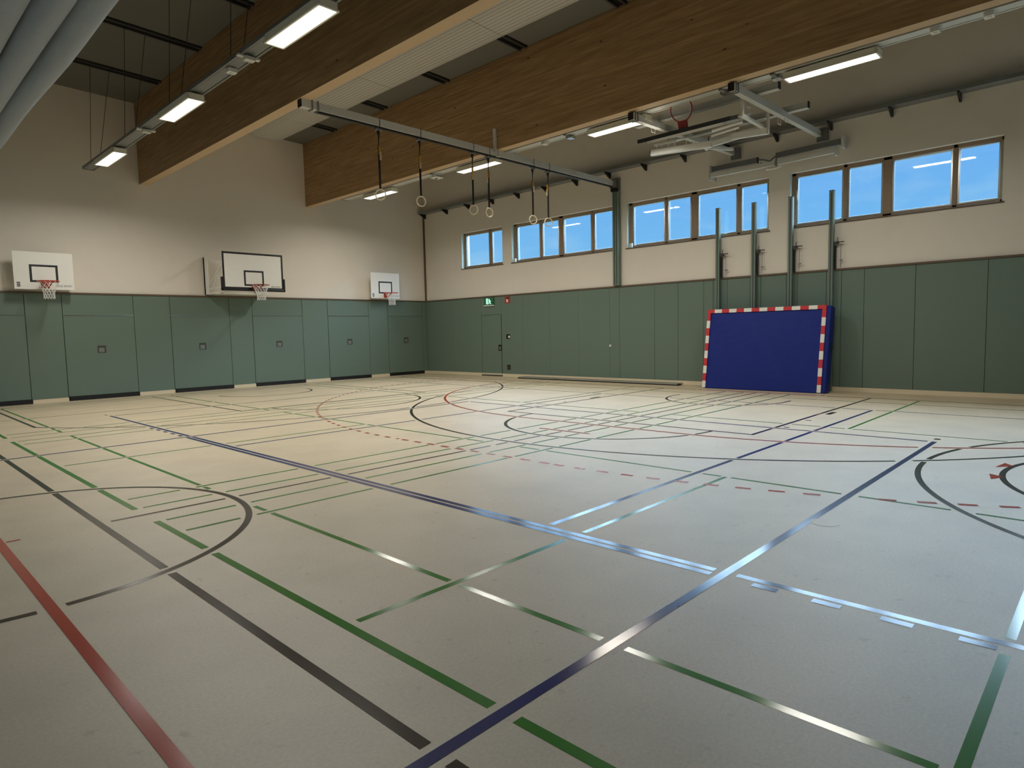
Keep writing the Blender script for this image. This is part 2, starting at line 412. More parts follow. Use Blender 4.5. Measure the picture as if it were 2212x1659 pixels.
# ---- windows
def window(n, y1, y0, panes):
    """opening y0..y1 (y1 nearer the back wall)"""
    w=empty_struct('window_%d'%n,(0.17,(y0+y1)/2,ZW0))
    f=MB()
    X0,X1=0.15,0.23
    f.box(X0,X1,y0,y1,ZW1-0.07,ZW1); f.box(X0,X1,y0,y1,ZW0,ZW0+0.07)
    edges=[y1]+[v for p in panes for v in p]+[y0]
    for a,b in zip(edges[0::2],edges[1::2]): f.box(X0,X1,b,a,ZW0,ZW1)
    f.build('window_frame',M['frame'],w,bevel=0.008)
    for a,b in panes:
        s=MB()
        t=0.035
        s.box(X0+0.01,X1+0.015,b,b+t,ZW0+0.07,ZW1-0.07); s.box(X0+0.01,X1+0.015,a-t,a,ZW0+0.07,ZW1-0.07)
        s.box(X0+0.01,X1+0.015,b+t,a-t,ZW0+0.07,ZW0+0.07+t); s.box(X0+0.01,X1+0.015,b+t,a-t,ZW1-0.07-t,ZW1-0.07)
        so=s.build('sash',M['alu'],w,bevel=0.004)
        MB().box(0.192,0.198,b+t*0.5,a-t*0.5,ZW0+0.08,ZW1-0.08).build('glass_pane',M['glass'],so)
    MB().box(0.0,0.15,y0-0.03,y1+0.03,ZW0-0.025,ZW0+0.004).build('window_sill',M['trim'],w,bevel=0.004)
    r=MB(); r.box(0.031,0.16,y1-0.008,y1-0.001,ZW0+0.004,ZW1-0.002); r.box(0.031,0.16,y0+0.001,y0+0.008,ZW0+0.004,ZW1-0.002)
    r.build('window_reveal',M['reveal'],w)
    return w
def pat(y1): return [(y1-a,y1-b) for a,b in ((0.10,1.15),(1.24,1.96),(2.14,3.25),(3.34,4.05))]
window(1,-2.14,-4.25,[(-2.24,-3.48),(-3.60,-4.17)])
window(2,-4.69,-8.86,pat(-4.72)); window(3,-9.33,-13.48,pat(-9.36)); window(4,-13.98,-18.10,pat(-13.99))
for k,(yy,lab) in enumerate(((-4.80,'small white plastic box at the sill of the window right of the narrow one'),(-9.45,'small white plastic box at the sill of the window behind the wall posts'))):
    bx=MB().box(0.035,0.09,yy-0.045,yy+0.045,0,0.13); 
    bx.v=[(a,b,c+ZW0+0.005) for a,b,c in bx.v]
    tag(bx.build('window_control_box',M['switch_white'],origin=(0.06,yy,ZW0),bevel=0.01),lab,'box','white boxes on window sills')

# ------------------------------------------------------------------ court markings
GR,BL,BK,RD='green_line','blue_line','black_line','red_line'
S=[]   # (kind, data, width, colour, priority, game)
def seg(x0,y0,x1,y1,w,c,p,g): S.append(('s',(x0,y0,x1,y1),w,c,p,g,None))
def arc(cx,cy,r,a0,a1,w,c,p,g,dash=None): S.append(('a',(cx,cy,r,math.radians(a0),math.radians(a1)),w,c,p,g,dash))
W4,W5=0.045,0.055
yc=-13.75
# badminton, three courts side by side, each 6.1 m wide
for (ya,yb) in ((-6.88,-0.78),(-13.51,-7.41),(-20.15,-14.08)):
    for x in (-14.30,-1.28): seg(x,ya,x,yb,W4+0.01,GR,2,'badminton')
    for x in (-13.53,-2.05): seg(x,ya,x,yb,W4,GR,1,'badminton')
    for x in (-9.82,-5.79): seg(x,ya,x,yb,W4,GR,1,'badminton')
    for y in (ya+0.02,ya+0.48,yb-0.02,yb-0.48): seg(-14.24,y,-1.3,y,W4,GR,1.5,'badminton')
    ym=(ya+yb)/2+(0.05 if ya<-14.05 else 0)
    seg(-14.24,ym,-9.82,ym,W4,GR,1.5,'badminton'); seg(-5.79,ym,-1.3,ym,W4,GR,1.5,'badminton')
# volleyball, main court
for y in (-9.28,-18.25): seg(-24.3,y,-6.31,y,0.06,BL,9,'volleyball')
seg(-6.32,-18.27,-6.32,-9.25,W5,BL,6,'volleyball')
seg(-12.375,-18.22,-12.375,-9.31,W5,BL,8,'volleyball')
for k in range(5):
    seg(-12.375,-9.13+0.345*k,-12.375,-8.98+0.345*k,W5,BL,8,'volleyball')
    seg(-12.375,-18.45-0.345*k,-12.375,-18.60-0.345*k,W5,BL,8,'volleyball')
# practice courts across the hall third
seg(-12.295,-4.85,-12.295,-22.7,W5,BL,8,'practice'); seg(-12.3,-4.54,-12.3,-4.62,W5,BL,8,'practice')
for y in (-4.88,-10.80,-16.74): seg(-12.26,y,-3.33,y,W5,BL,5.2,'practice')
seg(-3.30,-0.9,-3.30,-24.0,W4,BL,4.8,'practice')
# basketball, main court
xe=-1.25; xb=-2.87
seg(xe,-25.5,xe,-2.0,W5,BK,5,'basketball')
seg(-7.10,-16.19,-7.10,-11.29,W5,BK,5,'basketball')
for y in (-11.30,-16.17): seg(-7.12,y,xe,y,W5,BK,5,'basketball')
arc(-7.10,yc,1.81,90,270,W5,BK,5,'basketball')
ang=math.degrees(math.asin(6.62/6.75))
arc(xb,yc,6.73,180-ang,180+ang,W5,BK,5.5,'basketball')
for s in (1,-1): seg(xb-1.25,yc+6.62*s,xe,yc+6.62*s,W5,BK,5.5,'basketball')
arc(xb+0.05,yc,1.27,90,270,W5,BK,5,'basketball')
for s in (1,-1):
    seg(xb+0.05,yc+1.27*s,xb+0.32,yc+1.27*s,W5,BK,5,'basketball')
    ys=yc+2.55*s
    seg(-4.32,ys-0.0,-3.95,ys,0.09,BK,5,'basketball')
    for x in (-5.22,-6.15): seg(x,ys-0.04,x,ys+0.05,W5,BK,5,'basketball')
arc(-15.33,yc,1.81,0,360,W5,BK,5.6,'basketball')
seg(-14.65,-27,-14.65,-2.0,W5,BK,5,'basketball')
seg(-14.56,-13.77,-10.0,-13.77,W4,BK,3,'basketball'); seg(-9.9,-13.77,xe,-13.77,W4,BK,3,'basketball')
seg(-6.12,-18.235,-6.02,-18.235,0.07,BK,5,'basketball')
# basketball, cross court in front of the back wall
xc=-7.80; yb0=-2.35
arc(xc,yb0,6.75,180+29,360-29,W5,BK,4.6,'basketball')
for s in (1,-1): seg(xc+5.9*s,-5.64,xc+5.9*s,-0.8,W5,BK,4.6,'basketball')
for s in (1,-1): seg(xc+2.46*s,-6.48,xc+2.46*s,-0.8,W5,BK,4.6,'basketball')
seg(xc-2.48,-6.50,xc+2.48,-6.50,W5,BK,4.6,'basketball')
arc(xc,-6.50,1.8,180,360,W5,BK,4.6,'basketball')
arc(xc,yb0,1.27,180,360,W5,BK,4.6,'basketball')
seg(-24,-0.78,-1.3,-0.78,W5,BK,4.6,'basketball')
# handball
xg=-1.40; yp=1.5
R6,R9=6.20,9.02
seg(-15.32,-27,-15.32,-1.0,0.06,RD,10,'handball'); seg(-15.28,-13.77,-15.19,-13.77,0.03,RD,10,'handball')
seg(-1.20,yc-1.5,-1.20,yc+1.5,0.08,RD,7,'handball')
seg(xg-R6,yc-yp,xg-R6,yc+yp,W5,RD,7,'handball')
arc(xg,yc+yp,R6,90,180,W5,RD,7,'handball'); arc(xg,yc-yp,R6,180,270,W5,RD,7,'handball')
n=10
for k in range(n):
    y=yc-yp+0.15*(2*k+0.5); seg(xg-R9,y,xg-R9,y+0.15,W5,RD,7,'handball')
arc(xg,yc+yp,R9,90,180,W5,RD,7,'handball',(0.15,0.15)); arc(xg,yc-yp,R9,180,270,W5,RD,7,'handball',(0.15,0.15))
seg(-8.40,yc-0.5,-8.40,yc+0.5,W5,RD,7,'handball')
# circle markings at the right edge
ccx,ccy=-7.75,-21.95
arc(ccx,ccy,3.52,0,180,0.055,BK,4.4,'practice')
arc(-7.9,-20.98,1.83,0,180,W5,BK,4.4,'practice')
S.append(('t',((-8.34,-19.10),(-8.07,-19.05),(-8.16,-19.18)),0,RD,7,'handball',None))
S.append(('t',((-7.66,-19.05),(-7.37,-19.10),(-7.52,-19.20)),0,RD,7,'handball',None))

def sample(sh):
    k,d=sh[0],sh[1]
    if k=='s':
        x0,y0,x1,y1=d; Lg=math.hypot(x1-x0,y1-y0); n=max(2,int(Lg/0.012)+1); t=np.linspace(0,1,n)
        return x0+(x1-x0)*t, y0+(y1-y0)*t, Lg
    cx,cy,r,a0,a1=d; Lg=r*abs(a1-a0); n=max(8,int(Lg/0.012)+1); a=np.linspace(a0,a1,n)
    return cx+r*np.cos(a), cy+r*np.sin(a), Lg
def dist(sh,x,y):
    k,d=sh[0],sh[1]
    if k=='s':
        x0,y0,x1,y1=d; dx,dy=x1-x0,y1-y0; l2=dx*dx+dy*dy
        t=np.clip(((x-x0)*dx+(y-y0)*dy)/l2,0,1)
        return np.hypot(x-x0-t*dx,y-y0-t*dy)
    cx,cy,r,a0,a1=d; an=np.arctan2(y-cy,x-cx)
    am,ah=(a0+a1)/2,abs(a1-a0)/2
    da=(an-am+PI)%(2*PI)-PI
    dd=np.abs(np.hypot(x-cx,y-cy)-r)
    return np.where(np.abs(da)<=ah,dd,9.9)
GAMES={}
ORDER={'badminton':0.0006,'practice':0.0009,'basketball':0.0012,'volleyball':0.0015,'handball':0.0018}
for sh in S:
    k,d,w,c,p,g,dash=sh
    z=ORDER[g]
    mb_=GAMES.setdefault((g,c),MB())
    if k=='t':
        mb_.add([(a,b,z) for a,b in d],[(0,1,2)]); continue
    x,y,Lg=sample(sh)
    keep=np.ones(len(x),bool)
    for o in S:
        if o is sh or o[0]=='t' or o[4]<=p or o[6]: continue
        m_=0.035 if o[2]>0.05 else 0.028
        if o[5]==g and abs(o[4]-p)<0.5 : m_=0.02
        keep &= dist(o,x,y)>(o[2]/2+m_)
    if dash:
        sl=np.linspace(0,Lg,len(x)); keep &= (sl%(dash[0]+dash[1]))<dash[0]
    # runs
    i=0; n=len(x)
    while i<n:
        if not keep[i]: i+=1; continue
        j=i
        while j+1<n and keep[j+1]: j+=1
        if j-i>=2:
            idx=[i,j] if k=='s' else list(range(i,j,4))+[j]
            vs=[]
            for q in idx:
                if k=='s': tx,ty=d[2]-d[0],d[3]-d[1]
                else: tx,ty=-(y[q]-d[1]),x[q]-d[0]
                l=math.hypot(tx,ty); nx_,ny_=-ty/l,tx/l
                vs += [(x[q]+nx_*w/2,y[q]+ny_*w/2,z),(x[q]-nx_*w/2,y[q]-ny_*w/2,z)]
            mb_.add(vs,[(2*a,2*a+1,2*a+3,2*a+2) for a in range(len(idx)-1)])
        i=j+1
for (g,c),mb_ in GAMES.items():
    o=mb_.build(g+'_marking',M[c],floor,fixn=False)
    me=o.data
    bm=bmesh.new(); bm.from_mesh(me)
    for f in bm.faces:
        f.normal_update()
        if f.normal.z<0: f.normal_flip()
    bm.to_mesh(me); bm.free()

# ------------------------------------------------------------------ beams
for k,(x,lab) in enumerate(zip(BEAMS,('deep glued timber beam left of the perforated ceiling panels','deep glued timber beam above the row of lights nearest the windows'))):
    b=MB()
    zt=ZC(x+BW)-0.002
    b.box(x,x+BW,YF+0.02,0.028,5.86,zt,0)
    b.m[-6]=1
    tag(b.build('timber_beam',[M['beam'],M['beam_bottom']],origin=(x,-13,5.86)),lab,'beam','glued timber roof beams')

# perforated radiant panels hung under the ceiling of the middle bay
seams=[0.0,-2.15,-6.15,-10.15,-14.15,-18.15]
labs=['short perforated pale ceiling panel against the hoop wall','perforated pale ceiling panel second from the hoop wall','perforated pale ceiling panel above the end of the gymnastic ring rail','perforated pale ceiling panel fourth from the hoop wall','perforated pale ceiling panel nearest the camera at the top edge']
for a,b,lab in zip(seams,seams[1:],labs):
    xa,xb=-9.1,-5.83; mb=MB(); v=[]
    for y in (a-0.008,b+0.008):
        v += [(xa,y,ZC(xa)-0.11),(xb,y,ZC(xb)-0.11),(xb,y,ZC(xb)-0.06),(xa,y,ZC(xa)-0.06)]
    mb.add(v,[(0,1,2,3),(7,6,5,4),(0,4,5,1),(1,5,6,2),(2,6,7,3),(3,7,4,0)])
    t=thing('acoustic_baffle',lab,'ceiling baffle',((xa+xb)/2,(a+b)/2,ZC(-7.4)-0.1),'perforated ceiling panels')
    mb.build('perforated_sheet',M['perforated'],t)
    hh=MB()
    for xx in (xa+0.4,xb-0.4):
        for yy in (a-0.3,b+0.3): hh.tube([(xx,yy,ZC(xx)-0.07),(xx,yy,ZC(xx)+0.01)],0.008,6)
    hh.build('hanger_rod',M['dark_metal'],t)

# ------------------------------------------------------------------ light rows
def luminaire(x,y,z,label):
    t=thing('ceiling_light',label,'light',(x,y,z),'hall lights')
    L2,W2=0.74,0.15
    b=MB(); out=[(-W2+0.03,-L2),(W2-0.03,-L2),(W2,-L2+0.05),(W2,L2-0.05),(W2-0.03,L2),(-W2+0.03,L2),(-W2,L2-0.05),(-W2,-L2+0.05)]
    b.prism([(x+p,y+q) for p,q in out],'z',z+0.012,z+0.10)
    b.build('housing',M['lamp_body'],t,bevel=0.006)
    r=MB()
    for (xa,xb,ya,yb) in ((-W2,-W2+0.026,-L2,L2),(W2-0.026,W2,-L2,L2),(-W2,W2,-L2,-L2+0.03),(-W2,W2,L2-0.03,L2)): r.box(x+xa,x+xb,y+ya,y+yb,z-0.006,z+0.014)
    r.build('rim',M['lamp_body'],t)
    MB().box(x-W2+0.03,x+W2-0.03,y-L2+0.034,y+L2-0.034,z-0.001,z+0.012).build('diffuser',M['diffuser'],t)
    br=MB()
    for dy in (-0.5,0.5): br.box(x-0.10,x+0.10,y+dy-0.02,y+dy+0.02,z+0.10,z+0.125)
    br.build('mounting_clip',M['grey_metal'],t)
    return t
def lamp_source(x,y,z):
    l=bpy.data.lights.new('lamp_source','AREA'); l.shape='RECTANGLE'; l.size=0.22; l.size_y=1.38; l.energy=LAMP_W; l.color=(1.0,0.955,0.865); l.spread=math.radians(LAMP_SPREAD)
    o=bpy.data.objects.new('lamp_source',l); COL.objects.link(o); o.location=(x,y,z-0.004)
Z1,Z2=5.61,5.80; X1,X2=-11.55,-4.30
lam=luminaire(X1,-3.35,Z1,'lit long light nearest the hoop wall on the wire-hung row at left')
dup(lam,(X1,-7.66,Z1),'lit long light second from the hoop wall on the wire-hung row')
dup(lam,(X1,-11.95,Z1),'lit long light nearest the camera on the wire-hung row, at the top edge')
for lab,y in zip(('lit long light nearest the hoop wall on the row beside the window-side beam','lit long light partly behind the gymnastic ring rail','lit long light left of the folded basketball backboard','lit long light right of the folded basketball backboard'),(-3.32,-7.70,-12.02,-16.25)):
    dup(lam,(X2,y,Z2),lab)

for y in (-3.35,-7.66,-11.95): lamp_source(X1,y,Z1)
for y in (-3.32,-7.70,-12.02,-16.25): lamp_source(X2,y,Z2)

def track(name,label,x,y0,y1,z,wires):
    t=thing(name,label,'light track',(x,(y0+y1)/2,z))
    b=MB()
    w=0.13
    b.box(x-w,x+w,y1,y0,z+0.055,z+0.06); b.box(x-w,x-w+0.008,y1,y0,z,z+0.06); b.box(x+w-0.008,x+w,y1,y0,z,z+0.06)
    b.box(x-w,x-w+0.035,y1,y0,z-0.004,z+0.004); b.box(x+w-0.035,x+w,y1,y0,z-0.004,z+0.004)
    b.box(x-0.085,x+0.085,y1,y0,z+0.002,z+0.05)
    b.build('channel',M['grey_metal'] if wires else M['light_metal'],t)
    e=MB(); e.box(x-w-0.003,x+w+0.003,y0-0.002,y0+0.012,z-0.006,z+0.066); e.build('end_plate',M['dark_metal'],t)
    return t
t1=track('light_track','grey channel hung on wires carrying the left row of lights',X1+0.03,-1.45,-20.0,Z1+0.13,True)
for yy in [-2.03-2.64*i for i in range(6)]:
    for dx in (-0.10,0.10):
        xt=-11.28+2.0*dx; 
        MB().tube([(X1+0.03+dx*0.9,yy,Z1+0.19),(xt,yy,ZC(xt)-0.03)],0.006,6).build('hanging_wire',M['dark_metal'],t1)
for yy in (-5.7,-10.35):
    MB().box(X1-0.14,X1+0.2,yy-0.04,yy+0.04,Z1+0.10,Z1+0.126).box(X1-0.05,X1+0.10,yy-0.10,yy+0.02,Z1+0.05,Z1+0.10).build('coupling_plate',M['light_metal'],t1)
t2=track('light_track','pale channel under the window-side timber beam carrying a row of lights',X2-0.06,-1.45,-22.0,Z2+0.13,False)
for yy,w in ((-10.72,0.2),(-14.4,0.16),(-15.35,0.2),(-6.02,0.18)):
    MB().box(X2-0.20,X2+0.14,yy-0.035,yy+0.035,Z2+0.10,Z2+0.126).box(X2-0.10,X2+0.06,yy-0.1,yy+0.05,Z2+0.06,Z2+0.10).build('coupling_plate',M['alu'],t2)
for yy in (-2.0,-6.5,-10.9,-14.6,-18.9):
    MB().box(X2-0.43,X2-0.05,yy-0.02,yy+0.02,Z2+0.19,Z2+0.215).box(X2-0.432,X2-0.39,yy-0.02,yy+0.02,Z2+0.19,Z2+0.4).build('beam_bracket',M['grey_metal'],t2)
def sensor(x,y,z,label):
    t=thing('sensor_box',label,'sensor',(x,y,z),'small boxes on the light rows')
    MB().box(x-0.07,x+0.07,y-0.06,y+0.06,z,z+0.07).build('box_body',M['switch_white'],t,bevel=0.01)
    MB().cyl((x,y,z-0.012),(x,y,z),0.03).build('sensor_lens',M['print_white'],t)
    return t
sensor(X1+0.03,-9.75,Z1+0.055,'small white sensor box between the second and third lights of the wire-hung row')
sensor(X2-0.1,-10.05,Z2+0.055,'small white sensor box right of the light behind the ring rail')
sensor(X2-0.1,-17.75,Z2+0.055,'small white sensor box right of the longest-looking lit light')
sensor(X2-0.1,-18.4,Z2+0.055,'small white sensor box furthest right on the row near the top right corner')
tp=thing('power_feed_box','clear plug box on the light row between the two far lights','box',(X2,-6.0,Z2))
MB().box(X2-0.16,X2+0.12,-6.16,-5.90,Z2+0.02,Z2+0.05).box(X2-0.12,X2+0.08,-6.1,-5.95,Z2+0.05,Z2+0.13).build('box_body',M['print_white'],tp,bevel=0.008)
MB().cyl((X2-0.02,-6.02,Z2-0.0),(X2-0.02,-6.02,Z2+0.02),0.04).build('cap',M['grey_metal'],tp)

# ------------------------------------------------------------------ cable tray on the window wall
t=thing('cable_tray','long dark cable tray on brackets high along the window wall','cable tray',(-0.15,-13,6.15))
MB().box(-0.27,0.028,YF+0.05,-0.01,6.145,6.16).box(-0.27,-0.258,YF+0.05,-0.01,6.16,6.22).box(0.012,0.028,YF+0.05,-0.01,6.16,6.26).build('tray',M['grey_metal'],t)
for yy in [-0.12]+[-1.42-1.226*i for i in range(20)]:
    MB().prism([(0.029,5.985),(-0.02,5.985),(-0.26,6.115),(-0.26,6.144),(0.029,6.144)],'y',yy-0.02,yy+0.02).build('tray_bracket',M['black'],t)

# ------------------------------------------------------------------ gymnastic rings on their rail
YR=-8.93
t=thing('ring_rail','long white steel rail crossing under the beams with six gymnastic rings','rail',(-5,YR,5.7))
MB().box(-9.93,-0.06,YR-0.06,YR+0.06,5.725,5.87).build('rail_profile',M['light_metal'],t,bevel=0.004)
MB().box(-9.6,-0.12,YR-0.03,YR+0.03,5.69,5.724).build('running_slot',M['black'],t)
MB().box(-9.945,-9.93,YR-0.062,YR+0.062,5.722,5.872).build('end_cap',M['black'],t)
br=MB()
for xx in (-9.72,-9.60): br.box(xx-0.012,xx+0.012,YR-0.075,YR+0.075,5.70,5.885)
br.box(-9.86,-9.74,YR-0.05,YR+0.05,5.87,5.89)
br.build('beam_clamp',M['grey_metal'],t)
MB().box(-5.0,-4.955,YR-0.10,YR-0.02,5.80,6.34).tube([(-4.95,YR-0.075,5.86),(-4.95,YR-0.085,5.70),(-4.87,YR-0.085,5.70),(-4.87,YR-0.085,5.88)],0.018,8).build('hanging_bracket',M['light_metal'],t)
MB().box(-0.14,0.025,YR-0.13,YR+0.07,5.66,5.90).box(-0.03,0.028,YR-0.2,YR+0.12,5.6,5.95).build('wall_mount',M['grey_metal'],t)
def ring(x,label,rot,strap_rot,tagside):
    t=thing('gymnastic_ring',label,'gymnastic ring',(x,YR,5.69),'gymnastic rings on the rail')
    z0=5.688
    MB().box(x-0.06,x+0.06,YR-0.055,YR+0.055,z0-0.045,z0-0.002).cyl((x-0.075,YR,z0-0.02),(x+0.075,YR,z0-0.02),0.02).build('trolley',M['grey_metal'],t,bevel=0.006)
    MB().cyl((x,YR-0.066,z0-0.04),(x,YR-0.066,z0+0.2),0.006).build('stop_pin',M['dark_metal'],t)
    MB().tube([(x,YR,z0-0.045),(x,YR,z0-0.09),(x+0.008,YR,z0-0.14),(x,YR,z0-0.2),(x,YR,z0-0.36)],[0.035,0.03,0.016,0.012,0.006],8).build('swivel_chain',M['black'],t)
    c,s_=math.cos(strap_rot),math.sin(strap_rot)
    def sbar(za,zb,off=0.0):
        return [(x+off*c,YR+off*s_,za),(x+off*c,YR+off*s_,zb)]
    b=MB(); p0,p1=sbar(z0-0.33,4.50); b.bar(p0,p1,0.042,0.010,up=(-s_,c,0)); b.build('strap',M['strap'],t)
    b=MB(); 
    for q,(za,zb,off) in enumerate(((z0-0.34,z0-0.50,0.016*tagside),(z0-0.46,z0-0.62,0.03*tagside))):
        p0,p1=sbar(za,zb,off); b.bar(p0,p1,0.04,0.012,up=(-s_,c,0),mi=q)
    b.build('buckle_tag',[M['yellow'],M['tag_white']],t)
    r=MB(); pts=[]
    for k in range(36):
        a=2*PI*k/36; pts.append((x+0.104*math.cos(a)*math.cos(rot),YR+0.104*math.cos(a)*math.sin(rot),4.385+0.104*math.sin(a)))
    r.tube(pts,0.0135,8,True); r.build('wooden_ring',M['ring_wood'],t,smooth=True)
va=PI/2-0.8
ring(-8.24,'edge-on gymnastic ring hanging in front of the farthest light',va+PI/2-0.12,va+PI/2,-1)
ring(-7.20,'gymnastic ring second from the left end of the rail',-0.15,-0.4,0.3)
ring(-5.67,'narrow-looking turned gymnastic ring third from the left end of the rail',va+PI/2-0.42,-0.9,0.2)
ring(-5.16,'gymnastic ring in front of the wall just left of the narrow window',-0.05,-0.7,-1)
ring(-3.60,'gymnastic ring at the left top corner of the second window',-0.35,-0.7,1)
ring(-3.00,'gymnastic ring nearest the windows, in front of blue sky',-0.45,-0.9,-1)

t=thing('guide_rail','grey grooved vertical rail below the wall end of the ring rail','rail',(-0.08,-9.02,2.84))
gr=MB()
for yy in (-8.95,-9.025,-9.10): gr.box(-0.11,0.028,yy-0.024,yy+0.024,2.84,5.55)
gr.box(-0.06,0.028,-9.12,-8.93,2.84,5.55,1)
gr.build('rail_profile',[M['post'],M['dark_metal']],t)
MB().box(-0.16,0.0,-9.06,-8.92,5.55,5.66).build('head_block',M['black'],t)

# ------------------------------------------------------------------ posts on the window wall
post_lab=['grey-green wall post farthest left of the four, behind the mat','grey-green wall post second from the left behind the mat','grey-green wall post at the left edge of the largest window','grey-green wall post in front of the first pane of the largest window']
proto=None
def wall_post(y,label):
    t=thing('wall_post',label,'post',(-0.08,y,0),'four wall posts behind the mat')
    p=MB(); p.box(-0.12,-0.02,y-0.05,y+0.05,0.0,4.60,0); p.box(-0.125,-0.119,y-0.012,y+0.012,0.3,4.56,1)
    p.build('post_profile',[M['post'],M['dark_metal']],t,bevel=0.006)
    MB().box(-0.122,-0.018,y-0.052,y+0.052,4.60,4.615).build('top_cap',M['dark_metal'],t)
    c=MB(); c.box(-0.085,-0.045,y-0.16,y-0.05,3.38,3.45); c.tube([(-0.10,y-0.15,3.40),(-0.14,y-0.15,3.42),(-0.14,y-0.15,3.50),(-0.10,y-0.15,3.53)],0.009,6); c.cyl((-0.065,y-0.16,3.43),(-0.065,y-0.27,3.43),0.012)
    c.build('clamp',M['dark_metal'],t)
    h=MB(); h.cyl((-0.05,y-0.2,2.86),(-0.05,y-0.2,3.4),0.006); h.box(-0.07,-0.03,y-0.24,y-0.18,3.0,3.03)
    h.build('guide_rod',M['grey_metal'],t)
    MB().box(-0.06,-0.005,y-0.095,y-0.055,2.83,3.36).build('side_channel',M['black'],t)
    return t
for y,l in zip((-12.20,-13.15,-14.05,-14.97),post_lab):
    if proto is None: proto=wall_post(y,l)
    else: dup(proto,(-0.08,y,0),l)

# ------------------------------------------------------------------ folded rig on the wall above the windows
t=thing('folded_swing_rig','folded grey metal bars mounted on the wall above the third and fourth windows','wall rig',(-0.15,-13.6,5.4))
MB().bar((-0.18,-12.08,5.60),(-0.18,-13.27,5.60),0.07,0.13).build('upper_arm',M['grey_metal'],t,bevel=0.008)
MB().bar((-0.18,-13.72,5.62),(-0.18,-15.16,5.64),0.07,0.13).build('upper_arm',M['grey_metal'],t,bevel=0.008)
MB().bar((-0.30,-12.10,5.42),(-0.30,-13.75,5.42),0.07,0.11).build('lower_arm',M['light_metal'],t,bevel=0.008)
MB().bar((-0.30,-13.80,5.42),(-0.30,-15.08,5.44),0.07,0.11).build('lower_arm',M['light_metal'],t,bevel=0.008)
MB().box(-0.15,-0.143,-13.275,-13.26,5.53,5.67).box(-0.216,-0.143,-13.285,-13.268,5.53,5.67).build('end_cap',M['black'],t)
MB().box(-0.34,0.028,-12.09,-12.06,5.32,5.68).build('wall_bracket',M['light_metal'],t)
MB().box(-0.25,0.028,-15.23,-15.19,5.5,5.75).box(-0.36,-0.2,-15.12,-15.09,5.33,5.52).build('wall_bracket',M['light_metal'],t)
MB().tube([(-0.2,-13.32,5.6),(-0.26,-13.45,5.56),(-0.26,-13.6,5.50),(-0.2,-13.72,5.60)],0.022,8).bar((-0.32,-13.78,5.34),(-0.32,-13.78,5.52),0.03,0.05).tube([(-0.2,-13.35,5.52),(-0.3,-13.5,5.44)],0.015,6).build('hinge_link',M['grey_metal'],t)
MB().tube([(-0.33,-13.55,5.31),(-0.36,-13.66,5.29),(-0.36,-13.8,5.29),(-0.33,-13.9,5.33)],0.022,8).build('white_handle',M['print_white'],t)

# ------------------------------------------------------------------ basketball hoops on the back wall
def letters(txt, x, y, z, size, parent, name='lettering', m='logo', squeeze=1.0):
    cu=bpy.data.curves.new('tmp_text','FONT'); cu.body=txt; cu.size=size; cu.extrude=0.001; cu.align_x='CENTER'
    o=bpy.data.objects.new('tmp_text',cu); COL.objects.link(o)
    dg=bpy.context.evaluated_depsgraph_get(); me=bpy.data.meshes.new_from_object(o.evaluated_get(dg))
    bpy.data.objects.remove(o)
    og=ORIG.get(parent.name,(0,0,0))
    for v in me.vertices:
        a,b,c=v.co; v.co=(x+a*squeeze-og[0], y-c-og[1], z+b-og[2])
    me.name=name; me.materials.clear(); me.materials.append(M[m])
    ob=bpy.data.objects.new(name,me); COL.objects.link(ob); ob.parent=parent
    ORIG[ob.name]=og
    return ob
def net_mesh(c, r0, r1, h, n=12, rows=6, rr=0.0042):
    mb=MB()
    def P(i,j):
        f=j/rows; r=r0+(r1-r0)*min(1,f*1.5)**0.8
        a=2*PI*(i+0.5*(j%2))/n
        return (c[0]+r*math.cos(a), c[1]+r*math.sin(a), c[2]-h*f)
    for j in range(rows):
        for i in range(n):
            k=1 if j%2 else 0
            mb.tube([P(i,j),P(i+k,j+1)],rr,5,caps=False); mb.tube([P(i,j),P(i+k-1,j+1)],rr,5,caps=False)
    return mb
def rim_parts(t, x, yb, z, m, facedir=-1, plate=0.16):
    """rim in front of a board whose front face is at y = yb"""
    yc_=yb-0.15-0.225
    r=MB().ring((x,yc_,z),0.2285,0.010,'z',36)
    r.box(x-0.09,x+0.09,yb-0.012,yb,z-0.15,z+0.03)
    r.box(x-0.075,x+0.075,yb-0.16,yb-0.01,z-0.012,z+0.004)
    for sx in (-1,1):
        r.bar((x+sx*0.07,yb-0.01,z-0.14),(x+sx*0.11,yb-0.20,z-0.01),0.012,0.045)
    o=r.build('rim',m,t)
    net_mesh((x,yc_,z-0.012),0.225,0.115,0.42).build('net',M['net'],t)
def frame_rect(mb,x0,x1,z0,z1,w,y,mi=0,th=0.002):
    mb.box(x0,x1,y-th,y,z1-w,z1,mi); mb.box(x0,x1,y-th,y,z0,z0+w,mi); mb.box(x0,x0+w,y-th,y,z0+w,z1-w,mi); mb.box(x1-w,x1,y-th,y,z0+w,z1-w,mi)

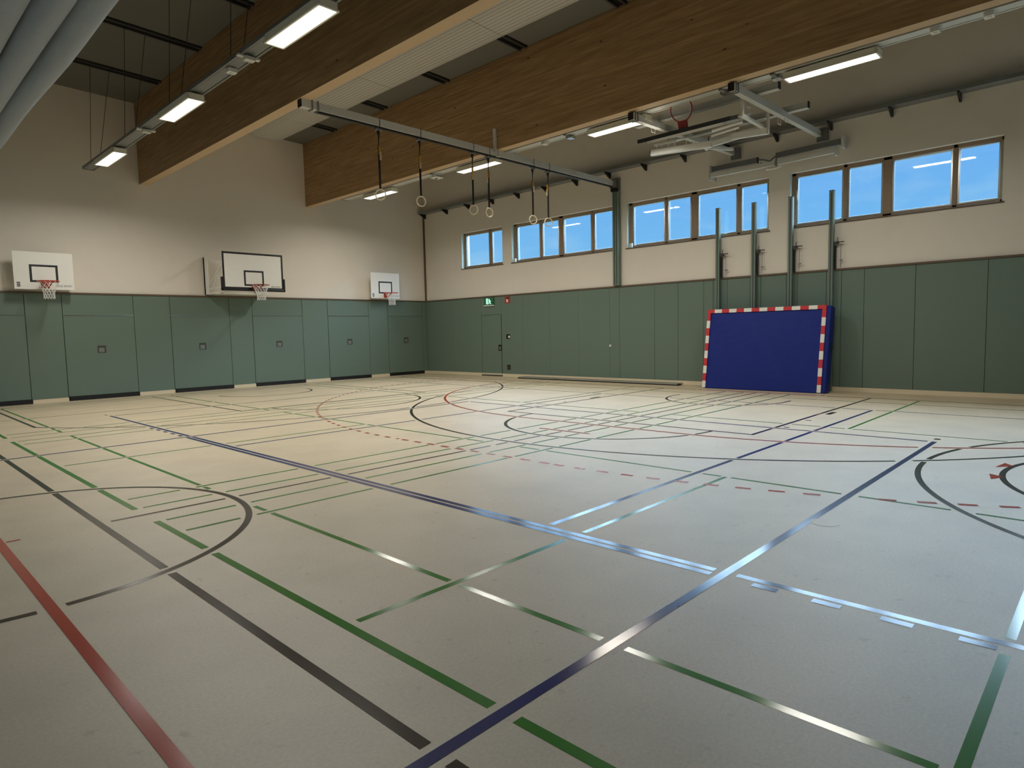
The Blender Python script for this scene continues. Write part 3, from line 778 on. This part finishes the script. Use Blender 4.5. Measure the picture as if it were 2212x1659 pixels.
def side_hoop(x,label):
    yb=-0.36
    t=thing('basketball_hoop',label,'basketball hoop',(x,0,2.87),'basketball hoops on the back wall')
    b=MB(); b.box(x-0.62,x+0.62,yb,yb+0.03,2.87,3.79,0); frame_rect(b,x-0.30,x+0.29,3.045,3.48,0.05,yb,1)
    b.build('backboard',[M['board'],M['mark_black']],t)
    s=MB()
    for q in range(3): s.box(x-0.57,x-0.50,yb-0.002,yb,2.925+0.042*q,2.955+0.042*q)
    s.build('stamp_mark',M['logo'],t)
    letters('BENZ SPORT',x+0.40,yb-0.001,2.945,0.062,t)
    rim_parts(t,x,yb,3.05,M['orange'])
    m=MB()
    for sx in (-0.35,0.35):
        m.bar((x+sx,yb+0.03,3.0),(x+sx,0.028,3.0),0.05); m.bar((x+sx,yb+0.03,3.6),(x+sx,0.028,3.6),0.05); m.box(x+sx-0.03,x+sx+0.03,yb+0.03,yb+0.06,2.95,3.7)
    m.build('wall_arms',M['white_metal'],t)
    return t
side_hoop(-12.39,'white basketball hoop with net at the far left of the back wall')
side_hoop(-2.14,'white basketball hoop with net close to the room corner')

t=thing('basketball_hoop','large basketball hoop with black padded backboard edge in the middle of the back wall','basketball hoop',(-7.55,0,2.85),'basketball hoops on the back wall')
x=-7.55; yb=-1.50
b=MB(); b.box(x-0.90,x+0.90,yb,yb+0.03,2.955,4.0,0); frame_rect(b,x-0.90,x+0.90,2.955,4.0,0.055,yb,1); frame_rect(b,x-0.295,x+0.295,3.05,3.495,0.05,yb,1)
b.build('backboard',[M['board'],M['mark_black']],t)
pd=MB(); pd.box(x-0.95,x+0.95,yb-0.022,yb+0.05,2.90,2.975); pd.box(x-0.95,x-0.885,yb-0.022,yb+0.05,2.90,3.29); pd.box(x+0.885,x+0.95,yb-0.022,yb+0.05,2.90,3.29)
pd.build('edge_padding',M['black'],t,bevel=0.02)
letters('BENZ SPORT',x+0.66,yb-0.001,3.03,0.052,t)
rim_parts(t,x+0.02,yb,3.06,M['red_steel'])
m=MB()
for sx in (-0.78,0.78):
    m.box(x+sx-0.05,x+sx+0.05,-0.06,0.028,2.86,3.98)
    m.bar((x+sx,-0.05,3.88),(x+sx,yb+0.04,3.7),0.05); m.bar((x+sx,-0.05,3.02),(x+sx,yb+0.04,3.02),0.05)
    m.bar((x+sx,-0.1,3.04),(x+sx,yb+0.3,3.66),0.04); m.bar((x+sx,-0.45,3.02),(x+sx,-0.8,3.42),0.03); m.bar((x+sx,-1.2,3.02),(x+sx,-0.8,3.42),0.03)
    m.box(x+sx-0.03,x+sx+0.03,yb+0.03,yb+0.07,2.98,3.95)
m.build('swing_frame',M['white_metal'],t)
MB().box(x-0.83,x+0.83,-0.65,0.028,2.86,2.90).box(x-0.83,x-0.815,-0.3,0.028,2.90,3.96).build('mount_box',M['board'],t)
bo=MB()
for z in (3.0,3.5,3.68,3.88): bo.cyl((x-0.78,-0.075,z),(x-0.78,-0.06,z),0.018,10)
bo.build('bolt',M['grey_metal'],t)

# ------------------------------------------------------------------ folded ceiling hoop
t=thing('ceiling_hoop','ceiling-hung basketball hoop folded up with red rim and black board edge','basketball hoop',(-2.6,-13.6,5.4))
def srail(y,ext): 
    b=MB(); b.bar((-4.86,y-0.06,5.765),(0.0,y+0.07,5.95),0.11,0.135)
    b.build('cross_rail',M['light_metal'],t,bevel=0.004)
    MB().box(-4.875,-4.86,y-0.117,y-0.003,5.69,5.835).build('end_cap',M['black'],t)
    c=MB()
    for xx in (-4.79,-4.70): c.box(xx-0.012,xx+0.012,y-0.128,y+0.012,5.685,5.857)
    c.box(-0.05,0.028,y-0.12,y+0.12,5.78,6.05)
    c.build('rail_clamp',M['grey_metal'],t)
srail(-12.64,0); srail(-14.72,0)
for xx in (-3.72,-2.22):
    z=5.90
    MB().box(xx-0.045,xx+0.045,-15.17,-12.1,z+0.005,z+0.13).box(xx-0.07,xx+0.07,-15.17,-12.1,z+0.0,z+0.01).build('long_tube',M['light_metal'],t)
    MB().box(xx-0.047,xx+0.047,-15.185,-15.17,z+0.003,z+0.132).build('end_cap',M['black'],t)
    c=MB()
    for yy in (-14.66,-12.58): c.tube([(xx-0.07,yy-0.07,5.93),(xx-0.07,yy-0.07,5.74),(xx+0.07,yy-0.07,5.74),(xx+0.07,yy-0.07,5.93)],0.010,6); c.tube([(xx-0.07,yy+0.07,5.93),(xx-0.07,yy+0.07,5.72),(xx+0.07,yy+0.07,5.72),(xx+0.07,yy+0.07,5.93)],0.010,6)
    c.build('tube_clamp',M['white_metal'],t)
# U frames hanging from the rails
def hang(x,y,z0,z1,name='hanger_tube'):
    return MB().bar((x,y,z0),(x,y,z1),0.045).build(name,M['white_metal'],t)
MB().bar((-3.95,-14.58,5.99),(-3.95,-14.58,5.50),0.05).bar((-3.95,-14.58,5.52),(-2.5,-14.36,5.66),0.075,0.055).bar((-2.5,-14.36,5.66),(-2.5,-13.9,5.66),0.075,0.055).bar((-3.95,-14.58,5.52),(-3.95,-13.2,5.56),0.035).build('pivot_frame',M['white_metal'],t,bevel=0.005)
MB().bar((-2.5,-14.47,5.99),(-2.5,-14.47,5.5),0.05).build('hanger_tube',M['white_metal'],t)
MB().bar((-2.5,-12.2,5.99),(-2.8,-12.3,5.5),0.05).build('hanger_tube',M['white_metal'],t)
def arm(p0,p1):
    MB().bar(p0,p1,0.10,0.13).build('swing_arm',M['white_metal'],t,bevel=0.006)
    d=(Vector(p1)-Vector(p0)).normalized()
    q=Vector(p0)
    MB().bar(q-d*0.014,q,0.102,0.132).build('end_cap',M['black'],t)
    # light lattice above the arm
    a=Vector(p0)+d*0.08+Vector((-0.02,0,0.17)); b_=a+d*0.55
    l=MB().bar(a,b_,0.03,0.035)
    for k in range(4): 
        s_=a+d*(0.05+0.15*k); l.bar(s_,s_-Vector((-0.02,0,0.15)),0.02)
    l.build('lattice',M['white_metal'],t)
arm((-2.85,-11.93,5.56),(-2.72,-13.35,5.49)); arm((-2.5,-13.19,5.65),(-2.5,-14.47,5.56))
MB().bar((-2.72,-13.35,5.49),(-2.2,-14.2,5.70),0.08,0.10).bar((-2.85,-12.3,5.74),(-2.5,-13.2,5.80),0.03).bar((-2.6,-12.5,5.80),(-2.5,-14.4,5.80),0.03).bar((-2.4,-13.0,5.55),(-1.6,-13.3,5.6),0.06).bar((-2.3,-13.0,5.66),(-1.7,-12.7,5.7),0.06).build('linkage',M['white_metal'],t)
MB().cyl((-3.02,-13.5,5.68),(-2.92,-14.12,5.74),0.035,10).cyl((-2.75,-13.35,5.66),(-2.7,-13.95,5.72),0.03,10).cyl((-2.75,-12.85,5.55),(-2.6,-13.05,5.5),0.045,10).build('damper',M['print_white'],t)
# board, tilted: bottom edge towards the hall
ax,az=-4.28,5.405; sl=math.tan(math.radians(17.2)); ux,uz=math.cos(math.radians(17.2)),math.sin(math.radians(17.2))
ybm=-13.49
def BP(u,y,n): return (ax+ux*u-uz*n, y, az+uz*u+ux*n)
def bbox(mb,u0,u1,y0,y1,n0,n1,mi=0):
    v=[BP(u,y,n) for n in (n0,n1) for (u,y) in ((u0,y0),(u1,y0),(u1,y1),(u0,y1))]
    mb.add(v,[(0,3,2,1),(4,5,6,7),(0,1,5,4),(1,2,6,5),(2,3,7,6),(3,0,4,7)],mi)
b=MB(); bbox(b,0.03,1.06,ybm-0.96,ybm+0.96,0,0.03,0)
b.build('backboard',M['board'],t)
b=MB(); bbox(b,-0.02,0.05,ybm-1.0,ybm+1.0,-0.02,0.055,0); bbox(b,0.05,0.40,ybm-1.0,ybm-0.93,-0.02,0.05,0); bbox(b,0.05,0.40,ybm+0.93,ybm+1.0,-0.02,0.05,0)
b.build('edge_padding',M['black'],t)
b=MB()
for yy in (-0.8,0.8): bbox(b,0.06,1.3,ybm+yy-0.03,ybm+yy+0.03,-0.06,0.0)
for uu in (0.15,0.95): bbox(b,uu,uu+0.05,ybm-0.85,ybm+0.85,-0.06,0.0)
b.build('board_frame',M['light_metal'],t)
r=MB(); pts=[]
ry=ybm+0.02
for k in range(36):
    a=2*PI*k/36; pts.append(BP(0.15,ry+0.2285*math.cos(a),0.03+0.15+0.2285+0.2285*math.sin(a)))
r.tube(pts,0.012,8,True)
bbox(r,0.10,0.16,ry-0.09,ry+0.09,0.03,0.20); bbox(r,0.0,0.2,ry-0.09,ry+0.09,0.03,0.045)
r.build('rim',M['red_steel'],t)
nm=MB()
for k in range(14):
    a=2*PI*k/14; p=BP(0.15,ry+0.22*math.cos(a),0.03+0.15+0.2285+0.22*math.sin(a)); q=BP(0.32,ry+0.13*math.cos(a+0.3),0.36+0.12*math.sin(a+0.3)-0.03)
    q2=BP(0.42,ry+0.11*math.cos(a+0.6),0.24+0.08*math.sin(a+0.6))
    nm.tube([p,q,q2],0.004,5)
nm.build('net',M['net'],t)

# ------------------------------------------------------------------ soft mat with printed goal
t=thing('gym_mat','blue padded mat leaning on the window wall with a red and white goal frame','mat',(-0.5,-13.6,0))
H=2.02; th=0.30; y0,y1=-15.13,-12.13
bx,tx=-0.82,-0.50            # front face: bottom and top x
dx,dz=(tx-bx),math.sqrt(H*H-(tx-bx)**2)
U=Vector((dx/H,0,dz/H)); Nn=Vector((-dz/H,0,dx/H))   # up along the face, outward normal
def MP(u,y,n): 
    p=Vector((bx,y,0.0))+U*u+Nn*n; return (p.x,p.y,max(p.z,0.0))
mb=MB()
nu,ny=12,16
# rounded slab: front grid with soft bulge, back, sides
def slab(mb):
    fr=[[MP(H*i/nu, y1+(y0-y1)*j/ny, -0.02+0.02*math.sin(PI*i/nu)*math.sin(PI*j/ny)+0.004*math.sin(j*1.9+i)) for j in range(ny+1)] for i in range(nu+1)]
    bk=[[MP(H*i/nu, y1+(y0-y1)*j/ny, -th) for j in range(ny+1)] for i in range(nu+1)]
    v=[p for r_ in fr for p in r_]+[p for r_ in bk for p in r_]
    o=(nu+1)*(ny+1); f=[]
    I=lambda i,j,k=0: k*o+i*(ny+1)+j
    for i in range(nu):
        for j in range(ny):
            f.append((I(i,j),I(i,j+1),I(i+1,j+1),I(i+1,j))); f.append((I(i,j,1),I(i+1,j,1),I(i+1,j+1,1),I(i,j+1,1)))
    for i in range(nu):
        f.append((I(i,0),I(i+1,0),I(i+1,0,1),I(i,0,1))); f.append((I(i,ny),I(i,ny,1),I(i+1,ny,1),I(i+1,ny)))
    for j in range(ny):
        f.append((I(0,j),I(0,j,1),I(0,j+1,1),I(0,j+1))); f.append((I(nu,j),I(nu,j+1),I(nu,j+1,1),I(nu,j,1)))
    mb.add(v,f)
slab(mb)
mo=mb.build('mat_body',M['blue_mat'],t,bevel=0.03)
pr=MB(); w=0.085
def patch(ua,ub,ya,yb_,mi):
    v=[MP(u,y,n) for n in (-0.03,0.012) for (u,y) in ((ua,ya),(ub,ya),(ub,yb_),(ua,yb_))]
    pr.add(v,[(0,3,2,1),(4,5,6,7),(0,1,5,4),(1,2,6,5),(2,3,7,6),(3,0,4,7)],mi)
ntop=15
ya,yb_=y1-0.01,y0+0.10
for k in range(ntop):
    a=ya+(yb_-ya)*k/ntop; b_=ya+(yb_-ya)*(k+1)/ntop; patch(H-w,H+0.004,b_,a,k%2)
nside=10
for (sa,sb) in ((y1-0.01-w,y1-0.01),(yb_,yb_+w)):
    for k in range(nside):
        ub=(H-w)*(1-k/nside); ua=(H-w)*(1-(k+1)/nside); patch(max(ua,0.02),ub,sa,sb,0 if (k==0 or k%2==0) else 1)
po=pr.build('goal_frame',[M['print_red'],M['print_white']],t)
po['label']='red and white striped goal outline'
MB().box(-0.52,-0.50,-15.19,-15.13,1.0,1.08).build('side_loop',M['black'],t)

# ------------------------------------------------------------------ floor level things
t=thing('floor_beam','long flat grey metal beam lying on the floor along the window wall','beam',(-0.35,-8.3,0))
MB().box(-0.50,-0.16,-11.25,-5.35,0.012,0.055).build('beam_body',M['alu'],t,bevel=0.006)
MB().box(-0.507,-0.497,-11.26,-5.34,0.0,0.03).build('edge_strip',M['black'],t)
MB().box(-0.50,-0.4,-11.32,-11.25,0.01,0.05).build('end_foot',M['black'],t)
o=MB().cyl((-10.82,-18.36,0.0),(-10.82,-18.36,0.002),0.105,32).build('floor_socket_cover',M['floor'],origin=(-10.82,-18.36,0))
tag(o,'faint round socket cover set in the floor right of the long blue line','floor cover')

# ------------------------------------------------------------------ signs and switches on the window wall
t=thing('exit_sign','small lit green emergency exit sign above the flush wall door','sign',(0,-3.58,2.6))
MB().box(-0.05,0.0,-3.82,-3.34,2.50,2.77).build('sign_box',M['exit_green'],t)
MB().box(-0.055,0.0,-3.83,-3.33,2.475,2.515).build('sign_base',M['light_metal'],t)
ic=MB(); X=-0.052
# doorway with running figure, and arrow
ic.prism([(-3.45,2.75),(-3.45,2.545),(-3.54,2.545),(-3.54,2.75)],'x',X,X+0.003)
ic.prism([(-3.57,2.72),(-3.60,2.745),(-3.63,2.72),(-3.60,2.695)],'x',X,X+0.003)
ic.prism([(-3.56,2.69),(-3.63,2.70),(-3.69,2.65),(-3.66,2.60),(-3.71,2.55),(-3.67,2.54),(-3.62,2.59),(-3.575,2.545),(-3.55,2.56),(-3.59,2.62)],'x',X,X+0.003)
ic.build('pictogram',M['exit_lit'],t)
t=thing('extinguisher_sign','small red fire equipment sign just right of the exit sign','sign',(0,-4.46,2.6))
MB().box(-0.008,0.0,-4.59,-4.33,2.54,2.77).build('sign_plate',M['sign_red'],t)
MB().box(-0.010,-0.008,-4.49,-4.41,2.58,2.66).box(-0.010,-0.008,-4.47,-4.435,2.66,2.69).build('pictogram',M['print_white'],t)
MB().box(-0.010,-0.008,-4.54,-4.42,2.69,2.74).build('pictogram_flame',M['mark_black'],t)
t=thing('light_switch','black recessed switch with white button right of the flush wall door','switch',(0,-4.46,1.39))
MB().box(-0.006,0.0,-4.55,-4.37,1.31,1.47).build('switch_plate',M['black'],t)
MB().box(-0.014,-0.006,-4.545,-4.47,1.345,1.42).build('button',M['switch_white'],t)
t=thing('wall_socket','dark recessed socket low on the wall right of the flush door','socket',(0,-4.46,0.33))
MB().box(-0.006,0.0,-4.54,-4.38,0.24,0.41).build('socket_plate',M['black'],t)
MB().box(-0.010,-0.006,-4.51,-4.42,0.27,0.37).build('cover_flap',M['dark_metal'],t)
t=thing('wall_button','small white round button on the green panels below the vertical rail','button',(0,-8.74,1.07))
MB().cyl((-0.02,-8.74,1.07),(0.0,-8.74,1.07),0.035,16).build('button_disc',M['switch_white'],t)
MB().cyl((-0.004,-8.74,1.07),(0.001,-8.74,1.07),0.05,16).build('button_ring',M['grey_metal'],t)

# ------------------------------------------------------------------ raised dividing curtain above the camera
t=thing('divider_curtain','grey-blue hall divider curtain gathered in long folds at the top left','curtain',(-14.5,-13,4.9))
prof=[]
lob=[(-13.93,0.155,4.98),(-14.265,0.165,4.95),(-14.62,0.175,4.93),(-14.98,0.17,4.95),(-15.33,0.17,4.98)]
prof.append((-13.775,6.1))
for i,(cx,r,zb) in enumerate(lob):
    for k in range(0,13):
        a=-PI*k/12
        prof.append((cx+r*math.cos(a), zb+r*1.05+ (r*1.05)*math.sin(a)))
    if i<len(lob)-1:
        nx=lob[i+1][0]+lob[i+1][1]; px=cx-r
        prof.append(((px+nx)/2-0.008,5.55)); prof.append(((px+nx)/2+0.0,5.56)) ; 
prof.append((-15.5,6.1))
mb=MB(); ysl=[-0.3-0.9*i for i in range(31)]
vs=[];n=len(prof)
for j,yy in enumerate(ysl):
    wob=0.012*math.sin(j*1.3)
    for i,(px,pz) in enumerate(prof): vs.append((px+wob*math.sin(i*0.7), yy, pz+0.012*math.sin(j*0.9+i*0.25)))
fs=[]
for j in range(len(ysl)-1):
    for i in range(n-1): fs.append((j*n+i,j*n+i+1,(j+1)*n+i+1,(j+1)*n+i))
mb.add(vs,fs)
co=mb.build('gathered_fabric',M['curtain'],t,smooth=True,fixn=False)
md=co.modifiers.new('thickness','SOLIDIFY'); md.thickness=0.006
MB().box(-15.5,-13.77,-27.3,-0.3,6.1,6.12).build('top_cover',M['curtain'],t)
mb=MB()
for xx in (-13.79,-15.48): mb.box(xx-0.01,xx+0.01,-27.3,-0.3,6.1,ZC(xx)+0.02)
mb.build('upper_drape',M['curtain'],t)

# ------------------------------------------------------------------ sky
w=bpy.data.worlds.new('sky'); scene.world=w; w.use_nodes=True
nt=w.node_tree; N,L=nt.nodes,nt.links
bg=N['Background']
tc=N.new('ShaderNodeTexCoord'); sp=N.new('ShaderNodeSeparateXYZ'); L.new(tc.outputs['Generated'],sp.inputs[0])
rp=N.new('ShaderNodeValToRGB'); L.new(sp.outputs['Z'],rp.inputs[0])
e=rp.color_ramp.elements
e[0].position=0.0; e[0].color=lin((150,190,205))+(1,)
e[1].position=0.06; e[1].color=lin((134,200,242))+(1,)
for p_,c_ in ((0.13,(122,192,246)),(0.2,(116,184,247)),(0.215,(120,186,248)),(0.32,(176,208,236))):
    q=e.new(p_); q.color=lin(c_)+(1,)
nz=N.new('ShaderNodeTexNoise'); nz.inputs['Scale'].default_value=7; nz.inputs['Detail'].default_value=6
mp=N.new('ShaderNodeMapping'); mp.inputs['Scale'].default_value=(1,1,3.2); L.new(tc.outputs['Generated'],mp.inputs[0]); L.new(mp.outputs[0],nz.inputs['Vector'])
cr=N.new('ShaderNodeValToRGB'); cr.color_ramp.elements[0].position=0.48; cr.color_ramp.elements[0].color=(0,0,0,1); cr.color_ramp.elements[1].position=0.75; cr.color_ramp.elements[1].color=(0.45,0.45,0.45,1)
L.new(nz.outputs['Fac'],cr.inputs[0])
mx=N.new('ShaderNodeMixRGB'); mx.inputs[2].default_value=lin((190,228,248))+(1,)
L.new(cr.outputs[0],mx.inputs[0]); L.new(rp.outputs[0],mx.inputs[1])
# sky boosted above the elevations seen through the windows, to brighten the floor
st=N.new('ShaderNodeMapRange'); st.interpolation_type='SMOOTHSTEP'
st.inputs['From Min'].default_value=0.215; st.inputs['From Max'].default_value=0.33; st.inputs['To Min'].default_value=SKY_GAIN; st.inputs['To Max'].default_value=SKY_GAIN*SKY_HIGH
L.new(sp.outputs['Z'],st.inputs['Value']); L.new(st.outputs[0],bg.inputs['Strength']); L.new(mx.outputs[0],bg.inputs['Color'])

# ------------------------------------------------------------------ camera
f_px,yaw,pitch,roll=1390.167,0.805016,-0.0805635,-0.0225397
cam=bpy.data.cameras.new('camera'); co=bpy.data.objects.new('camera',cam); COL.objects.link(co)
cam.sensor_fit='HORIZONTAL'; cam.sensor_width=36; cam.lens=f_px*36/2212; cam.clip_end=200; cam.clip_start=0.05
fw=Vector((math.cos(pitch)*math.sin(yaw),math.cos(pitch)*math.cos(yaw),math.sin(pitch)))
rt=Vector((math.cos(yaw),-math.sin(yaw),0)); up=rt.cross(fw)
r2=rt*math.cos(roll)+up*math.sin(roll); u2=-rt*math.sin(roll)+up*math.cos(roll)
mw=Matrix((r2,u2,-fw)).transposed().to_4x4(); mw.translation=Vector((-16.06499,-20.03316,1.5453))
co.matrix_world=mw
scene.camera=co

vs_=scene.view_settings
vs_.view_transform='Standard'; vs_.look='None'; vs_.gamma=1.0; vs_.exposure=0.0; vs_.use_curve_mapping=False
scene.cycles.max_bounces=10; scene.cycles.diffuse_bounces=6; scene.cycles.glossy_bounces=4; scene.cycles.transparent_max_bounces=16
scene.cycles.use_denoising=True
scene.cycles.sample_clamp_indirect=8
